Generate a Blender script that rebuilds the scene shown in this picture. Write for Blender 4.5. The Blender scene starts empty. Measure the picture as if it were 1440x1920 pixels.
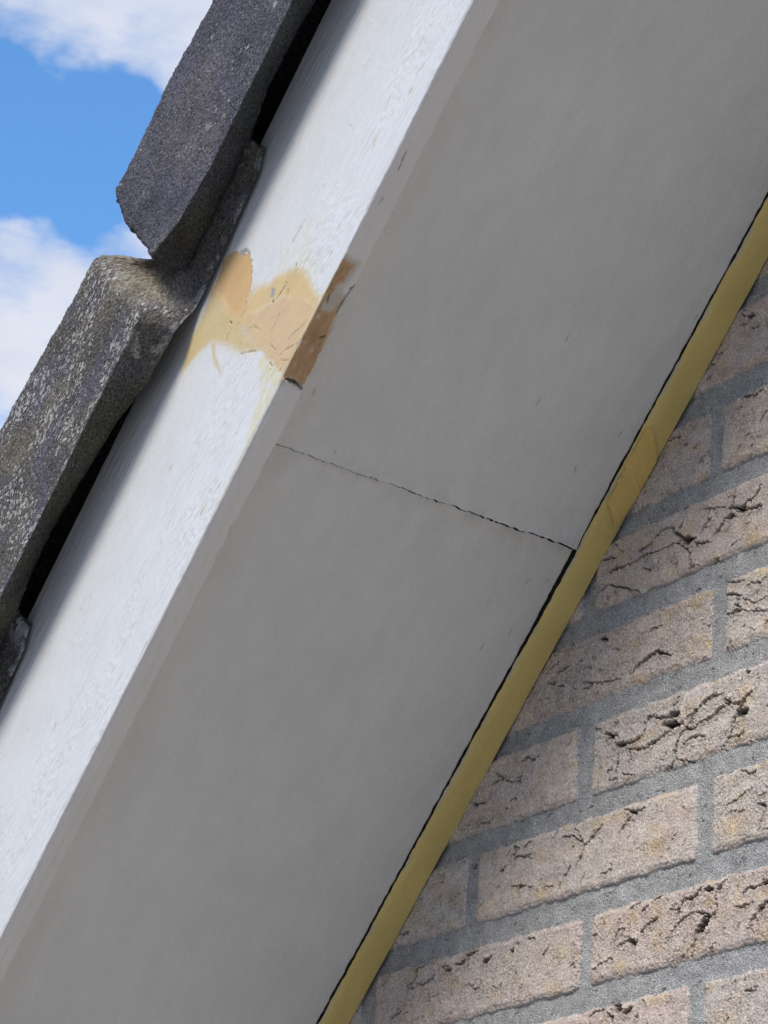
import bpy, math, time
import numpy as np
from mathutils import Matrix, Vector
T00=time.time()
scene=bpy.context.scene
OZ=3.4                                  # height of the verge above the ground
TH=0.80247; C1=0.02253*0+0.02661519     # roof pitch, soffit line offset
YB=0.26120867; TI=0.0152; NB=0.008; WT=0.02253149+0.0
# ------------------------------------------------------------------ camera
cam=bpy.data.cameras.new('camera'); co=bpy.data.objects.new('camera',cam); scene.collection.objects.link(co)
RT=Vector((0.57862974,0.81302514,0.06463554)); UP=Vector((0.2891749,-0.27861454,0.91583394)); DV=Vector((-0.76260442,0.51123778,0.39632112))
m=Matrix((RT,UP,-DV)).transposed().to_4x4(); m.translation=Vector((1.28067258,-1.01732643,-0.64680129+OZ)); co.matrix_world=m
cam.sensor_fit='HORIZONTAL'; cam.sensor_width=36; cam.lens=36*5386.036/1440; cam.clip_start=.02; cam.clip_end=3000
scene.camera=co
# ------------------------------------------------------------------ light
SUN_AZ=math.radians(25); SUN_EL=math.radians(42)        # azimuth from the wall's outward normal towards +x
sd=Vector((math.sin(SUN_AZ)*math.cos(SUN_EL),-math.cos(SUN_AZ)*math.cos(SUN_EL),math.sin(SUN_EL)))
sl=bpy.data.lights.new('sun','SUN'); sl.energy=3.8; sl.angle=math.radians(19); sl.color=(1,.95,.88)
so=bpy.data.objects.new('sun',sl); scene.collection.objects.link(so); so.location=(0,-3,8); so.rotation_euler=sd.to_track_quat('Z','Y').to_euler()
w=bpy.data.worlds.new('World'); scene.world=w; w.use_nodes=True
nt=w.node_tree; nt.nodes.clear()
def N_(nt,t,**k):
    n=nt.nodes.new(t)
    for a,b in k.items():
        if a.startswith('i_'):
            key=a[2:]; key=int(key) if key.isdigit() else key.replace('_',' ')
            n.inputs[key].default_value=b
        else: setattr(n,a,b)
    return n
sky=N_(nt,'ShaderNodeTexSky',sky_type='NISHITA',sun_disc=False,sun_elevation=SUN_EL,sun_rotation=math.atan2(sd.x,sd.y),air_density=1.0,dust_density=.6,ozone_density=2.5)
tc=N_(nt,'ShaderNodeTexCoord'); 
# cloud layer: view direction projected to a flat ceiling
sep=N_(nt,'ShaderNodeSeparateXYZ'); nt.links.new(tc.outputs['Generated'],sep.inputs[0])
mx=N_(nt,'ShaderNodeMath',operation='MAXIMUM',i_1=.06); nt.links.new(sep.outputs[2],mx.inputs[0])
dv=[N_(nt,'ShaderNodeMath',operation='DIVIDE') for _ in range(2)]
for i in range(2): nt.links.new(sep.outputs[i],dv[i].inputs[0]); nt.links.new(mx.outputs[0],dv[i].inputs[1])
cb=N_(nt,'ShaderNodeCombineXYZ',i_Z=0.0); nt.links.new(dv[0].outputs[0],cb.inputs[0]); nt.links.new(dv[1].outputs[0],cb.inputs[1])
n1=N_(nt,'ShaderNodeTexNoise',i_Scale=3.2,i_Detail=7,i_Roughness=.5,i_Distortion=.1); nt.links.new(cb.outputs[0],n1.inputs['Vector'])
# a clearing in the clouds, in the direction of blue sky
wn_=N_(nt,'ShaderNodeTexNoise',i_Scale=16.0,i_Detail=4,i_Roughness=.55); nt.links.new(tc.outputs['Generated'],wn_.inputs['Vector'])
wm=N_(nt,'ShaderNodeVectorMath',operation='MULTIPLY_ADD'); nt.links.new(wn_.outputs['Color'],wm.inputs[0]); wm.inputs[1].default_value=(.07,.07,.07); nt.links.new(tc.outputs['Generated'],wm.inputs[2])
wm2=N_(nt,'ShaderNodeVectorMath',operation='SUBTRACT'); nt.links.new(wm.outputs[0],wm2.inputs[0]); wm2.inputs[1].default_value=(.035,.035,.035); warp=wm2.outputs[0]
def dotmask(dirv,a,b):
    vd=N_(nt,'ShaderNodeVectorMath',operation='DOT_PRODUCT'); nr=N_(nt,'ShaderNodeVectorMath',operation='NORMALIZE')
    nt.links.new(warp,nr.inputs[0]); nt.links.new(nr.outputs[0],vd.inputs[0]); vd.inputs[1].default_value=dirv
    mr=N_(nt,'ShaderNodeMapRange',interpolation_type='SMOOTHSTEP'); mr.inputs[1].default_value=a; mr.inputs[2].default_value=b
    nt.links.new(vd.outputs['Value'],mr.inputs[0]); return mr
def pdir(px,py):
    v=DV+RT*((px-720)/5386.)-UP*((py-960)/5386.); v.normalize(); return v
nam=N_(nt,'ShaderNodeMath',operation='MULTIPLY_ADD',i_1=2.2,i_2=-.62); nt.links.new(n1.outputs['Fac'],nam.inputs[0]); acc=nam.outputs[0]
def addm(acc,mr,s):
    mu=N_(nt,'ShaderNodeMath',operation='MULTIPLY_ADD',i_1=s); nt.links.new(mr.outputs[0],mu.inputs[0]); nt.links.new(acc,mu.inputs[2]); return mu.outputs[0]
def ca(px): return math.cos(px/5386.)
n3=N_(nt,'ShaderNodeTexNoise',i_Scale=13.0,i_Detail=6,i_Roughness=.6); nt.links.new(cb.outputs[0],n3.inputs['Vector'])
n3m=N_(nt,'ShaderNodeMath',operation='MULTIPLY_ADD',i_1=.75); nt.links.new(n3.outputs['Fac'],n3m.inputs[0]); nt.links.new(acc,n3m.inputs[2]); n3s=N_(nt,'ShaderNodeMath',operation='SUBTRACT',i_1=.375); nt.links.new(n3m.outputs[0],n3s.inputs[0]); acc=n3s.outputs[0]
for (px,py,r0,r1,s) in [(100,400,1500,300,.42),(-20,240,210,0,-.62),(110,285,210,0,-.66),(230,300,180,0,-.35)]:
    acc=addm(acc,dotmask(pdir(px,py),ca(r0),ca(r1)),s)
mr=N_(nt,'ShaderNodeMapRange',interpolation_type='SMOOTHSTEP'); mr.inputs[1].default_value=.44; mr.inputs[2].default_value=.98; nt.links.new(acc,mr.inputs[0])
n2=N_(nt,'ShaderNodeTexNoise',i_Scale=3.2*1.7,i_Detail=5,i_Roughness=.5); nt.links.new(cb.outputs[0],n2.inputs['Vector'])
cr=N_(nt,'ShaderNodeValToRGB'); cr.color_ramp.elements[0].position=.3; cr.color_ramp.elements[0].color=(9.0,9.8,11.9,1); cr.color_ramp.elements[1].position=.7; cr.color_ramp.elements[1].color=(12.2,12.4,13.2,1)
nt.links.new(n2.outputs['Fac'],cr.inputs[0])
mix=N_(nt,'ShaderNodeMix',data_type='RGBA'); nt.links.new(mr.outputs[0],mix.inputs[0]); 
hs=N_(nt,'ShaderNodeHueSaturation',i_Saturation=1.22,i_Value=3.6); nt.links.new(sky.outputs[0],hs.inputs['Color'])
nt.links.new(hs.outputs[0],mix.inputs[6]); nt.links.new(cr.outputs[0],mix.inputs[7])
bg=N_(nt,'ShaderNodeBackground',i_Strength=.1); # unseen dark skyline of trees and roofs, added to cut low sky light
sk=N_(nt,'ShaderNodeTexNoise',i_Scale=9.0,i_Detail=5); nt.links.new(tc.outputs['Generated'],sk.inputs['Vector'])
ske=N_(nt,'ShaderNodeMath',operation='MULTIPLY_ADD',i_1=-.16); nt.links.new(sk.outputs['Fac'],ske.inputs[0]); nt.links.new(sep.outputs[2],ske.inputs[2])
skm=N_(nt,'ShaderNodeMapRange'); skm.inputs[1].default_value=.245; skm.inputs[2].default_value=.255; nt.links.new(ske.outputs[0],skm.inputs[0])
mxs=N_(nt,'ShaderNodeMix',data_type='RGBA'); nt.links.new(skm.outputs[0],mxs.inputs[0]); 
skn=N_(nt,'ShaderNodeTexNoise',i_Scale=60.0,i_Detail=6); nt.links.new(tc.outputs['Generated'],skn.inputs['Vector'])
skr=N_(nt,'ShaderNodeValToRGB'); skr.color_ramp.elements[0].position=.4; skr.color_ramp.elements[0].color=(.16,.22,.12,1); skr.color_ramp.elements[1].position=.62; skr.color_ramp.elements[1].color=(1.3,1.35,.9,1); nt.links.new(skn.outputs['Fac'],skr.inputs[0]); nt.links.new(skr.outputs[0],mxs.inputs[6]); nt.links.new(mix.outputs[2],mxs.inputs[7])
nt.links.new(mxs.outputs[2],bg.inputs[0])
ow=N_(nt,'ShaderNodeOutputWorld'); nt.links.new(bg.outputs[0],ow.inputs[0])
scene.render.engine='CYCLES'
scene.view_settings.view_transform='Standard'; scene.view_settings.look='None'; scene.view_settings.exposure=-0.5; scene.view_settings.gamma=1
scene.render.resolution_x=768; scene.render.resolution_y=1024
# ------------------------------------------------------------------ traced outlines, millimetres
CRACKS=[(0.83,[(130.4,155.4),(134.4,151.6),(139.3,149.8),(144.2,149.7)]),(0.56,[(138.8,149.2),(136.9,147.0)]),(0.42,[(130.3,157.7),(136.3,155.0)]),(0.49,[(138.5,142.7),(143.4,140.4),(148.7,140.8)]),(0.42,[(106.0,137.0),(115.0,135.3)]),(0.49,[(101.7,130.0),(106.2,131.1)]),(0.42,[(99.9,122.5),(105.9,123.3)]),(0.49,[(65.9,92.8),(72.0,93.5),(77.7,91.7)]),(0.42,[(55.4,70.0),(58.7,70.5)]),(0.62,[(133.6,98.3),(145.2,95.6),(151.0,97.1),(154.8,94.7)]),(0.35,[(127.0,91.5),(132.8,92.0)]),(0.42,[(136.1,72.8),(141.9,73.2)]),(0.49,[(149.5,75.4),(150.3,78.7),(155.0,82.1)]),(0.69,[(128.7,41.1),(126.4,36.2),(127.0,30.3)]),(1.39,[(122.7,30.7),(127.5,29.8),(133.3,26.6),(138.0,29.3),(138.9,30.1)]),(0.62,[(138.9,30.1),(145.6,30.7),(149.3,34.5),(150.9,36.7)]),(1.11,[(136.2,25.3),(142.9,24.3),(150.9,23.8)]),(1.25,[(119.9,25.5),(124.7,25.1),(128.6,25.3)]),(0.56,[(114.7,20.5),(118.2,23.2)]),(0.49,[(104.3,25.4),(99.5,23.4)]),(0.49,[(101.0,36.4),(111.9,34.1),(121.7,31.7)]),(0.65,[(56.7,32.3),(64.7,35.1),(72.9,34.0)]),(1.11,[(72.9,34.0),(77.1,27.9),(82.6,23.8)]),(2.04,[(81.3,23.8),(87.4,21.0),(92.7,20.3)]),(0.83,[(92.8,17.9),(98.8,15.4),(106.6,15.3)]),(0.74,[(77.3,30.3),(82.0,34.6)]),(0.83,[(77.3,23.1),(80.8,20.1),(85.6,15.8),(89.0,10.5),(89.2,5.7),(91.3,3.7),(96.8,2.6)]),(0.74,[(91.3,3.7),(87.8,1.7)]),(0.74,[(110.4,17.5),(116.8,21.3),(120.0,23.2)]),(0.93,[(41.8,27.9),(48.6,29.0),(54.3,29.8)]),(0.74,[(13.3,22.5),(25.3,22.2),(37.9,22.3),(48.8,24.1),(59.8,22.5),(67.9,22.6),(78.0,22.9)]),(0.83,[(6.4,32.4),(10.7,32.1),(18.6,30.7)]),(0.56,[(-1.2,10.6),(6.1,12.4),(12.3,15.0),(17.4,12.5),(27.4,8.5),(42.9,1.7)]),(0.74,[(99.8,24.5),(106.4,29.8)]),(0.56,[(46.4,16.3),(53.4,11.9),(57.7,14.5)]),(1.11,[(17.5,23.2),(25.3,22.6)]),(0.56,[(82.0,41.8),(85.9,44.4)]),(0.65,[(21.8,37.1),(17.3,40.9)]),(0.65,[(123.6,5.2),(131.2,8.5)]),(0.74,[(108.3,0.5),(113.5,1.8)]),(0.65,[(53.8,-27.7),(57.1,-26.0),(63.1,-26.3)]),(0.74,[(37.1,-49.5),(42.4,-45.9),(45.8,-45.4)]),(1.39,[(45.1,-45.2),(49.1,-44.3),(55.8,-42.7)]),(1.3,[(55.8,-42.5),(61.1,-42.3),(69.9,-45.6)]),(0.56,[(69.9,-45.6),(74.0,-47.4)]),(0.56,[(-6.4,-43.6),(8.0,-47.8),(27.6,-50.5)]),(0.56,[(-6.1,-48.1),(2.4,-48.0)]),(0.65,[(-33.0,-31.3),(-21.6,-28.5)]),(0.56,[(23.8,-31.1),(26.6,-31.1)]),(0.93,[(119.2,-22.2),(126.9,-24.8),(133.9,-26.9)]),(0.74,[(120.9,-35.6),(125.9,-36.4)]),(1.2,[(125.9,-36.4),(130.3,-35.6),(136.0,-37.0)]),(0.56,[(136.0,-37.0),(144.8,-40.2),(157.2,-42.8)]),(0.83,[(134.3,-26.5),(129.9,-31.6),(135.0,-36.5)]),(0.65,[(137.6,-23.1),(144.4,-22.6),(151.9,-24.4),(156.8,-21.3)]),(0.56,[(135.8,-29.7),(144.7,-35.1),(152.1,-34.4),(157.0,-34.9)]),(0.74,[(119.0,-13.8),(126.7,-17.0),(136.9,-19.0)]),(1.67,[(16.8,-82.1),(21.8,-85.0),(28.0,-86.5)]),(1.67,[(25.5,-91.0),(31.7,-93.1),(40.5,-93.2)]),(0.93,[(40.5,-93.2),(45.9,-92.7),(49.8,-90.9)]),(1.11,[(38.0,-96.7),(46.2,-99.1),(52.9,-99.8),(56.8,-98.5),(64.7,-97.4),(73.2,-94.9),(80.3,-93.8)]),(2.78,[(69.7,-89.4),(77.6,-91.8),(83.5,-92.8)]),(2.22,[(73.5,-85.3),(80.0,-85.6),(83.7,-86.0)]),(1.02,[(52.2,-83.7),(57.4,-81.5),(69.5,-85.4),(76.1,-86.0)]),(0.83,[(84.8,-91.7),(90.8,-97.7),(97.2,-98.8),(100.3,-96.0),(104.2,-95.6)]),(1.02,[(103.5,-95.5),(111.1,-95.1),(119.8,-91.2),(126.0,-90.4)]),(1.48,[(122.2,-87.2),(124.8,-90.5),(127.3,-90.3)]),(0.83,[(127.3,-90.3),(133.0,-93.2),(138.5,-91.4),(145.2,-87.8)]),(2.41,[(132.4,-97.8),(137.4,-99.7),(142.1,-98.4)]),(1.11,[(133.6,-96.3),(139.7,-92.6)]),(1.67,[(132.5,-98.7),(130.1,-103.4)]),(0.65,[(130.1,-103.4),(127.2,-109.7),(122.9,-113.2),(126.6,-111.7),(137.7,-111.4),(138.8,-108.3)]),(0.83,[(88.0,-90.3),(95.6,-88.6),(103.2,-85.1),(112.0,-82.4),(120.9,-83.8)]),(1.3,[(103.2,-85.3),(107.0,-84.2)]),(1.11,[(88.8,-96.8),(84.4,-99.3),(81.9,-102.7)]),(1.48,[(83.2,-101.7),(80.2,-107.2)]),(0.93,[(80.2,-107.2),(80.7,-112.8),(76.6,-116.2),(70.8,-116.7)]),(0.56,[(80.4,-113.4),(88.9,-116.0),(95.3,-118.0)]),(0.65,[(38.7,-97.4),(40.3,-102.3),(37.2,-107.1)]),(0.65,[(29.3,-98.8),(26.9,-104.7),(28.0,-113.1),(19.8,-112.2)]),(0.65,[(77.3,-82.2),(81.0,-76.7),(82.1,-72.5)]),(0.65,[(2.5,-75.8),(11.3,-77.8)]),(0.74,[(23.4,-77.0),(29.0,-78.9)]),(0.83,[(87.2,-105.8),(91.6,-103.7),(98.7,-103.5),(106.4,-105.5)]),(0.56,[(18.0,-105.3),(24.9,-106.8)]),(0.56,[(31.9,-110.4),(44.2,-114.6)]),(0.46,[(43.3,-93.9),(51.2,-91.2),(56.1,-81.4)]),(0.56,[(91.9,-93.9),(98.2,-88.3)]),(0.74,[(35.7,-133.2),(41.2,-135.6)]),(1.48,[(39.9,-135.7),(46.0,-137.8),(50.6,-137.6)]),(0.74,[(50.6,-137.6),(54.5,-136.3)]),(0.74,[(44.0,-138.4),(38.8,-141.8),(32.4,-146.7)]),(0.56,[(-12.4,-131.7),(-6.4,-138.5),(-3.0,-143.7)]),(0.93,[(-3.3,-143.7),(1.1,-148.2)]),(0.65,[(1.1,-148.2),(9.1,-142.7),(17.1,-138.9)]),(0.83,[(1.1,-148.2),(-0.1,-151.6)]),(0.56,[(-21.9,-137.9),(-11.9,-139.6),(-3.3,-144.1)]),(0.65,[(-29.0,-136.4),(-25.7,-133.4)]),(0.93,[(150.7,-154.7),(159.2,-159.3)]),(0.56,[(151.9,-150.9),(159.0,-150.8)]),(0.74,[(136.3,-132.8),(145.6,-137.1),(150.4,-136.0)]),(0.56,[(156.8,-160.5),(152.8,-168.1)]),(0.46,[(127.7,-155.0),(138.7,-156.5)]),(0.46,[(125.1,-151.0),(133.7,-149.4),(145.7,-145.3)]),(0.74,[(1.8,-148.1),(-1.3,-153.4),(-6.6,-158.6)]),(0.65,[(-19.4,-165.6),(-14.1,-160.3),(-11.4,-158.6)]),(0.65,[(14.6,-168.3),(21.4,-169.2),(26.0,-167.5)]),(0.93,[(54.6,-210.6),(59.6,-206.4),(70.4,-204.1)]),(0.83,[(31.3,-209.6),(35.3,-205.8),(39.9,-205.4)]),(1.67,[(43.6,-213.4),(50.3,-215.9),(49.7,-218.8)]),(0.65,[(33.1,-214.3),(43.6,-213.4)]),(1.11,[(55.3,-198.7),(57.2,-196.4),(60.4,-196.2)]),(0.74,[(64.2,-193.4),(71.2,-192.2)]),(0.74,[(44.0,-195.1),(49.2,-192.7),(53.4,-192.6)]),(0.83,[(77.9,-217.6),(84.7,-213.1),(88.4,-210.4),(92.1,-208.6),(99.5,-207.0)]),(0.93,[(99.5,-207.0),(107.0,-209.0),(113.3,-211.9)]),(2.96,[(112.1,-211.9),(109.1,-215.1),(102.4,-219.8)]),(0.83,[(113.3,-212.1),(117.9,-210.9),(118.7,-206.8),(117.3,-200.7)]),(1.11,[(117.3,-200.7),(120.8,-196.7),(125.6,-193.4)]),(0.74,[(84.5,-207.3),(88.1,-202.7),(91.8,-199.1)]),(1.11,[(91.8,-199.0),(99.3,-198.9),(104.2,-196.0),(107.2,-193.6)]),(1.3,[(109.1,-195.7),(114.7,-197.2)]),(0.93,[(140.4,-205.3),(143.3,-201.9),(149.3,-202.7),(155.2,-202.2)]),(1.85,[(155.2,-202.0),(159.9,-202.1)]),(1.11,[(145.0,-225.5),(147.3,-220.5),(153.1,-217.5)]),(2.04,[(151.9,-217.7),(155.4,-214.6),(160.1,-213.1)]),(0.65,[(91.6,-229.6),(97.7,-226.3)]),(0.93,[(97.8,-227.7),(101.9,-223.0)]),(0.74,[(132.1,-210.6),(139.9,-211.7),(147.6,-210.3)]),(0.56,[(9.8,-204.2),(15.9,-204.9)]),(0.56,[(11.7,-226.0),(20.2,-222.3),(26.9,-221.3)]),(0.56,[(78.0,-201.6),(84.3,-202.8),(88.8,-202.8)]),(0.56,[(116.2,-228.1),(115.1,-231.2)]),(0.56,[(87.9,-231.9),(92.8,-229.0)]),(0.56,[(33.8,-202.0),(35.0,-198.8)]),(0.74,[(11.2,-252.4),(16.4,-249.7),(24.4,-250.2)]),(2.41,[(29.6,-248.9),(36.3,-250.8),(39.0,-252.1)]),(1.67,[(40.4,-254.8),(45.6,-254.0),(48.7,-252.8)]),(0.93,[(25.9,-252.5),(30.0,-255.7),(32.8,-259.6)]),(0.93,[(54.8,-257.5),(51.0,-260.3)]),(0.93,[(57.0,-249.9),(60.9,-252.6)]),(0.56,[(142.2,-258.4),(151.6,-260.0)]),(0.83,[(127.1,-274.2),(129.4,-271.4)]),(0.46,[(-182.3,-168.4),(-174.0,-168.0)]),(0.74,[(-69.1,-133.3),(-65.8,-137.3),(-69.0,-140.9),(-61.9,-141.2),(-55.9,-143.5),(-50.2,-141.9)]),(0.74,[(-57.8,-136.9),(-51.9,-134.4)]),(0.46,[(-71.3,-143.2),(-83.4,-149.7)]),(0.56,[(-67.8,-159.7),(-59.0,-160.5),(-47.9,-164.1)]),(0.56,[(-58.7,-161.1),(-62.4,-163.1)]),(0.56,[(-35.6,-166.1),(-28.4,-167.9)]),(0.74,[(-172.2,-203.7),(-166.0,-202.4),(-161.7,-198.4),(-163.7,-194.2),(-154.3,-193.5)]),(0.56,[(-164.3,-203.6),(-154.7,-205.7),(-147.0,-203.7),(-142.7,-200.6)]),(0.65,[(-136.7,-197.9),(-127.5,-198.1)]),(1.48,[(-132.6,-201.0),(-126.5,-200.6)]),(1.3,[(-121.3,-198.7),(-112.2,-198.9)]),(1.11,[(-112.3,-198.4),(-111.1,-194.9),(-99.1,-194.2)]),(1.85,[(-94.0,-201.1),(-90.1,-203.2)]),(0.83,[(-89.6,-201.0),(-86.0,-199.8)]),(0.65,[(-109.4,-197.1),(-108.9,-202.7)]),(0.65,[(-106.5,-212.3),(-101.5,-217.7),(-95.6,-217.8)]),(0.56,[(-83.7,-218.9),(-79.2,-219.6)]),(0.65,[(-76.2,-220.6),(-73.2,-218.2)]),(0.65,[(-34.5,-207.6),(-30.5,-204.4)]),(0.56,[(-52.2,-194.2),(-43.2,-196.5)]),(0.65,[(-187.9,-221.5),(-178.5,-219.2)]),(1.11,[(-66.2,-199.6),(-63.3,-199.6)]),(0.62,[(-64.5,-81.1),(-59.1,-79.3),(-52.8,-81.9)]),(0.83,[(-53.4,-82.1),(-50.1,-82.2),(-47.8,-80.6)]),(0.42,[(-91.8,-81.1),(-83.1,-87.3),(-78.6,-86.7)]),(0.56,[(-83.1,-87.5),(-88.1,-87.8),(-94.2,-89.6)]),(0.56,[(-79.6,-89.4),(-71.5,-92.5),(-64.2,-92.9),(-62.5,-90.6),(-68.3,-90.0),(-71.5,-91.5)]),(1.53,[(-111.9,-97.7),(-107.2,-99.6)]),(0.56,[(-106.1,-99.0),(-98.9,-99.5)]),(0.49,[(-74.0,-103.6),(-66.2,-103.6)]),(0.42,[(-79.2,-108.6),(-74.7,-108.0)]),(0.42,[(-107.7,-112.9),(-99.2,-112.4),(-93.4,-113.3),(-89.4,-112.0)]),(0.69,[(-68.8,-134.5),(-63.8,-135.7)]),(0.49,[(-58.2,-137.0),(-50.2,-134.5)]),(0.69,[(-4.9,-143.3),(-1.7,-145.0)]),(0.49,[(-30.1,-137.4),(-26.0,-134.1)]),(1.25,[(7.2,-19.0),(11.5,-19.6),(14.2,-21.4)]),(0.49,[(-39.9,-24.8),(-33.1,-23.4)]),(0.56,[(-31.6,-31.0),(-26.5,-28.9),(-21.3,-28.8)]),(0.56,[(-43.6,-35.0),(-39.2,-35.9),(-32.9,-35.8)]),(0.62,[(-32.4,-39.0),(-25.2,-41.3)]),(0.42,[(-10.1,-42.2),(0.3,-46.0),(8.8,-47.9),(17.3,-49.1),(26.1,-49.9)]),(0.49,[(-3.6,-34.2),(0.2,-35.7)]),(0.56,[(22.0,-29.6),(26.7,-31.3)])]
PITS=[(138.8,150.1,2.9,6.0),(134.3,26.6,3.3,7.0),(124.2,24.9,2.5,6.0),(87.4,21.2,3.3,6.0),(9.2,-19.5,2.0,2.5),(49.2,-14.8,1.4,4.0),(-21.7,-14.9,1.3,5.0),(-21.0,-14.6,1.1,4.0),(31.0,-92.8,2.4,5.0),(77.6,-91.8,3.5,6.0),(80.7,-86.0,2.4,6.0),(137.2,-99.0,3.1,7.0),(125.0,-89.0,1.9,5.0),(130.7,-103.1,1.7,5.0),(32.4,-146.7,1.1,4.0),(46.0,-137.5,1.7,5.0),(80.7,-104.7,1.5,5.0),(48.3,-215.7,2.2,6.0),(109.7,-214.4,3.3,9.0),(105.5,-217.8,2.2,8.0),(112.2,-196.7,2.4,5.0),(159.0,-201.9,2.0,7.0),(156.0,-214.8,2.4,7.0),(28.2,-221.3,1.9,1.5),(35.0,-251.0,3.7,6.0),(44.3,-254.2,2.2,6.0),(-10.1,-146.5,0.7,3.0),(31.3,-255.5,1.9,5.0),(-111.2,-137.6,2.2,9.0),(-129.6,-200.5,1.7,4.0),(-113.0,-198.3,1.9,5.0),(-91.3,-202.0,2.4,8.0),(-64.5,-199.9,1.1,3.0),(-61.4,-196.3,2.3,1.2),(-67.8,-140.6,0.9,4.0),(-109.8,-98.6,1.9,7.0),(-3.3,-144.2,1.2,5.0),(10.4,-19.7,1.8,3.5),(-20.9,-14.5,1.0,4.0),(133.9,27.2,2.8,6.0),(140.6,-76.0,1.9,3.0)]
YEL=[(111.8,-203.8,3.9),(155.3,-208.0,3.7),(35.1,-226.6,5.6),(46.9,-200.1,5.1),(67.2,-250.7,5.1),(64.8,-161.7,8.3),(143.9,5.5,8.3),(105.9,-49.6,4.6),(151.8,-18.0,5.6),(94.7,-19.7,6.5),(130.4,-164.1,9.3),(-13.2,-93.0,1.7),(44.3,-57.2,8.3),(-39.6,-169.4,7.4),(98.4,58.9,3.5),(89.9,104.1,0.8),(-154.1,-210.9,3.7)]
P_ORANGE=[(52.7,117.1),(63.1,119.9),(72.2,122.0),(77.0,120.5),(82.6,112.5),(82.5,106.8),(84.5,100.7),(87.6,96.1),(85.8,90.5),(81.8,82.1),(78.9,79.4),(73.6,74.6),(65.5,72.5),(62.1,69.1),(55.1,68.4),(51.8,76.0),(50.6,87.6),(53.7,94.9)]
P_BEIGE=[(54.3,68.4),(62.4,68.4),(68.0,70.4),(74.9,67.7),(80.6,62.5),(84.2,54.7),(90.2,52.0),(97.2,42.6),(102.3,35.0),(104.7,24.1),(102.2,11.1),(100.0,1.4),(101.4,-5.6),(96.2,-8.1),(92.6,-6.9),(92.4,4.6),(83.8,33.6),(74.8,44.6),(65.0,54.7)]
P_PINK=[(52.6,70.5),(59.8,65.0),(65.0,54.7),(74.8,44.6),(84.0,33.8),(92.3,12.3),(94.1,0.8),(95.2,-9.4),(88.5,-8.2),(82.3,-8.2),(64.7,-10.9),(56.6,-10.4),(53.1,-5.9),(51.4,4.0),(52.3,23.6),(51.0,38.5),(52.7,51.3)]
P_YELLOW=[(21.5,116.0),(31.0,115.2),(42.1,116.5),(52.1,116.4),(52.7,99.2),(50.6,87.6),(53.2,69.1),(52.8,49.3),(52.9,28.6),(45.9,38.2),(40.1,49.6),(38.6,60.6),(35.0,73.3),(33.4,79.9),(30.5,89.4),(24.8,93.0),(18.2,97.7),(10.5,101.0),(1.3,104.6),(10.4,112.5)]
P_DRIP=[(30.3,88.0),(31.6,83.1),(27.2,76.1),(23.8,61.6),(21.5,59.6),(22.0,65.7),(22.9,74.8)]
P_CREAM=[(42.5,23.2),(46.6,26.6),(52.4,21.6),(51.4,4.0),(56.4,-9.7),(43.2,-6.7),(31.6,-5.5),(17.8,-4.9),(7.3,-6.3),(6.6,-3.1),(33.7,5.5)]
P_FAINT=[(105.5,61.4),(122.0,52.0),(137.1,41.3),(137.1,31.4),(116.2,34.7),(120.4,24.2),(116.2,15.1),(102.8,6.0),(102.7,17.6),(102.5,37.3),(98.2,43.9),(92.2,54.7)]
P_NOTCH=[(82.7,108.2),(86.3,105.3),(88.8,102.1),(88.9,96.8),(86.8,94.0),(87.0,99.6),(84.1,100.2)]
P_GREY=[(83.0,52.0),(84.4,48.6),(82.0,44.6),(79.3,44.5),(78.5,47.3)]
B_CR=[(1.0,[(76.9,42.6),(78.6,41.2)]),(0.7,[(80.0,39.9),(85.9,38.3),(92.2,37.3)]),(0.35,[(68.4,5.7),(74.8,1.9),(84.8,-5.0)]),(0.35,[(57.6,7.0),(64.9,1.2),(72.4,-8.0)]),(0.3,[(58.9,24.0),(58.2,12.8),(57.9,7.3)]),(0.3,[(55.3,52.7),(58.4,49.3),(60.4,36.2)]),(0.4,[(39.8,50.3),(45.6,39.9),(51.6,29.9)]),(0.3,[(35.3,72.6),(42.1,74.0),(47.3,73.3)]),(0.8,[(48.6,78.8),(49.1,75.7)]),(0.5,[(47.9,7.6),(50.7,8.2),(50.8,13.4)]),(0.4,[(56.7,2.8),(60.4,-6.5)]),(0.4,[(50.8,-0.8),(53.5,-2.4)]),(0.4,[(55.9,68.4),(62.1,69.1),(65.5,72.5)]),(0.25,[(63.6,27.9),(71.5,27.9),(77.3,29.3)]),(0.5,[(86.3,30.6),(89.7,32.0)]),(0.6,[(99.4,33.3),(104.7,37.7)])]
B_GR=[(0.8,[(111.2,53.1),(125.7,52.2),(140.2,53.1)]),(0.5,[(140.2,53.1),(152.5,49.6),(160.5,51.0)]),(0.6,[(-44.3,64.1),(-39.9,64.1)]),(0.8,[(-55.6,57.5),(-53.0,58.1)]),(0.8,[(-217.6,48.5),(-213.6,50.0)]),(0.5,[(-80.8,80.2),(-79.1,77.4)]),(0.6,[(188.7,60.6),(183.4,44.1)])]
SPOTS=[(189.7,19.9),(186.1,18.0),(-43.2,63.5),(-44.1,5.1),(-42.5,5.4),(-215.7,49.1),(224.2,8.4)]
U_BROWN=[(126.8,262.0),(125.7,251.4),(118.7,252.6),(113.8,253.2),(109.5,256.7),(107.6,253.2),(105.1,249.4),(98.9,249.3),(90.1,247.9),(79.6,246.4),(68.9,245.6),(58.1,244.8),(49.1,244.6),(49.9,248.0),(51.0,251.8),(50.6,259.1),(46.8,263.7),(53.6,262.3),(86.2,263.2),(101.7,263.2)]
U_PALE=[(107.9,256.7),(111.2,251.8),(101.8,250.0),(94.5,252.8),(95.2,259.7),(101.9,258.4)]
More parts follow.
